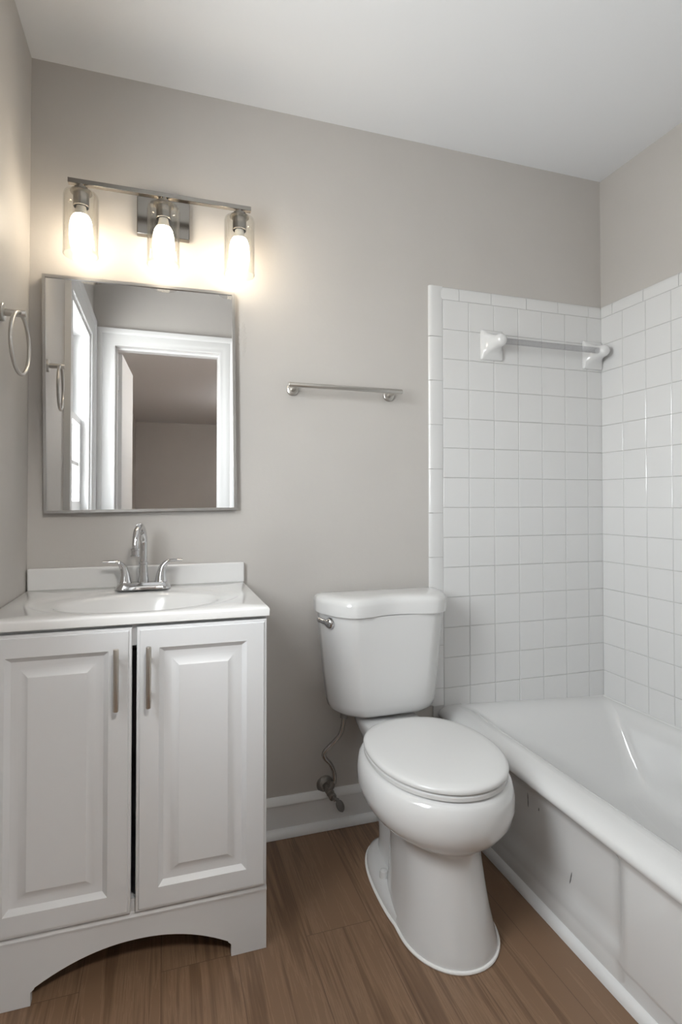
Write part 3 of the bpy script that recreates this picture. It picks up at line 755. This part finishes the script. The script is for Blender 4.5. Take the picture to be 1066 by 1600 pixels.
# ------------------------------------------------------------------ vanity light
vl = thing('vanity_light', 'three-bulb vanity light on a brushed nickel bar above the mirror', 'wall light', (0.0085, 0, 2.0))
LX, LY, DZL = -0.0045, -0.108, -0.004
obj('wall_plate', bx(LX - 0.080, LX + 0.080, -0.024, -0.001, 1.958, 2.078), M['fix'], vl, bevel=0.003)
bm = bmesh.new(); box(bm, LX - 0.0085, LX + 0.0085, LY, -0.024, 2.041 + DZL, 2.053 + DZL); obj('arm', bm, M['fix'], vl, smooth=0)
obj('crossbar', bx(LX - 0.263, LX + 0.263, LY - 0.009, LY + 0.009, 2.0405 + DZL, 2.0545 + DZL), M['fix'], vl, bevel=0.001)
for k in (-1, 0, 1):
    x = LX + k * 0.2277
    bm = bmesh.new()
    lathe(bm, [(0.009, 2.0405), (0.009, 2.034), (0.019, 2.032), (0.021, 2.026), (0.029, 2.022), (0.030, 2.018), (0.0215, 2.016), (0.0215, 1.978), (0.020, 1.976), (0.018, 1.996)], (x, LY, DZL), n=28, cap1=True)
    sc = obj('socket', bm, M['fix'], vl, smooth=35)
    bm = bmesh.new()
    ro, ri = 0.0475, 0.0450
    loft(bm, [[(x + r_ * math.cos(2 * PI * i / 48), LY + r_ * math.sin(2 * PI * i / 48), z_ + DZL) for i in range(48)] for r_, z_ in
              ((0.0225, 2.0165), (0.040, 2.0155), (0.0452, 2.012), (ro, 2.004), (ro, 1.855), (ro, 1.8355), (0.0465, 1.834), (ri, 1.8355), (ri, 2.002), (0.0430, 2.0095), (0.039, 2.0130), (0.0225, 2.0140))], closed=True)
    obj('glass_shade', bm, M['glass'], vl, smooth=50)
    bm = bmesh.new()
    lathe(bm, [(0.0135, 1.977), (0.0150, 1.968), (0.0175, 1.958), (0.0215, 1.950)], (x, LY, DZL), n=28)
    obj('bulb_neck', bm, M['bulb_base'], vl, smooth=60)
    bm = bmesh.new()
    prof = [(0.0215, 1.950), (0.0265, 1.941), (0.0295, 1.928), (0.0305, 1.914), (0.0300, 1.900)] + [(0.0300 * math.cos(a), 1.900 - 0.034 * math.sin(a)) for a in [j * PI / 2 / 8 for j in range(1, 8)]] + [(0.001, 1.866)]
    lathe(bm, prof, (x, LY, DZL), n=28)
    obj('bulb', bm, M['bulb'], vl, smooth=60)

# ------------------------------------------------------------------ towel bar, towel ring, ceramic bar
tb = thing('towel_bar', 'brushed metal towel bar on the grey wall above the toilet', 'towel bar', (0.60, 0, 1.495))
bm = bmesh.new(); tube(bm, [(0.392, -0.062, 1.507), (0.394, -0.062, 1.507), (0.799, -0.062, 1.507), (0.801, -0.062, 1.507)], [0.0072, 0.0082, 0.0082, 0.0072], 20)
obj('bar', bm, M['nickel'], tb, smooth=40)
for x in (0.418, 0.774):
    bm = bmesh.new(); lathe(bm, [(0.020, 0.0005), (0.020, 0.008), (0.018, 0.010), (0.0085, 0.011), (0.0085, 0.060)], (x, 0, 1.5015), (0, -1, 0.08), 28)
    obj('mount', bm, M['nickel'], tb, smooth=40)

tr = thing('towel_ring', 'brushed metal towel ring on the left wall beside the mirror', 'towel ring', (XL, -0.303, 1.587))
bm = bmesh.new(); lathe(bm, [(0.022, 0.0005), (0.022, 0.007), (0.020, 0.009), (0.0088, 0.010), (0.0088, 0.055), (0.0075, 0.057)], (XL, -0.303, 1.587), (1, 0, 0), 28)
obj('mount', bm, M['nickel'], tr, smooth=40)
bm = bmesh.new(); tube(bm, [(XL + 0.044 + 0.004 * math.sin(a), -0.303 + 0.075 * math.sin(a), 1.587 - 0.075 + 0.075 * math.cos(a)) for a in [2 * PI * i / 72 for i in range(72)]], 0.0048, 12, closed=True)
obj('ring', bm, M['nickel'], tr, smooth=60)

cb = thing('ceramic_towel_bar', 'white ceramic towel bar with grey plastic rod on the tiled wall', 'towel bar', (1.43, -TT, 1.708))
for xc in (1.199, 1.676):
    bm = bmesh.new()
    yb = -TT - 0.0005; zc = 1.719
    def rr(hw, z0, z1, y, r): return [(p[0], y, p[1]) for p in rrect(xc - hw, xc + hw, z0, z1, r, 0, 5)]
    loft(bm, [rr(0.047, zc - 0.057, zc + 0.057, yb, 0.004), rr(0.047, zc - 0.057, zc + 0.057, yb - 0.006, 0.004), rr(0.0445, zc - 0.054, zc + 0.054, yb - 0.0105, 0.006), rr(0.041, zc - 0.040, zc + 0.046, yb - 0.014, 0.014),
              rr(0.034, zc - 0.030, zc + 0.038, yb - 0.024, 0.018), rr(0.028, zc - 0.023, zc + 0.032, yb - 0.040, 0.021), rr(0.0245, zc - 0.0195, zc + 0.029, yb - 0.057, 0.0225), rr(0.0225, zc - 0.0175, zc + 0.0275, yb - 0.072, 0.0215), rr(0.017, zc - 0.012, zc + 0.022, yb - 0.081, 0.0165), rr(0.007, zc - 0.002, zc + 0.012, yb - 0.0855, 0.0065)])
    obj('ceramic_post', bm, M['porc'], cb, smooth=55)
bm = bmesh.new(); tube(bm, [(1.2185, -0.068, 1.724), (1.6565, -0.068, 1.724)], 0.0115, 24)
obj('rod', bm, M['acrylic'], cb, smooth=40)
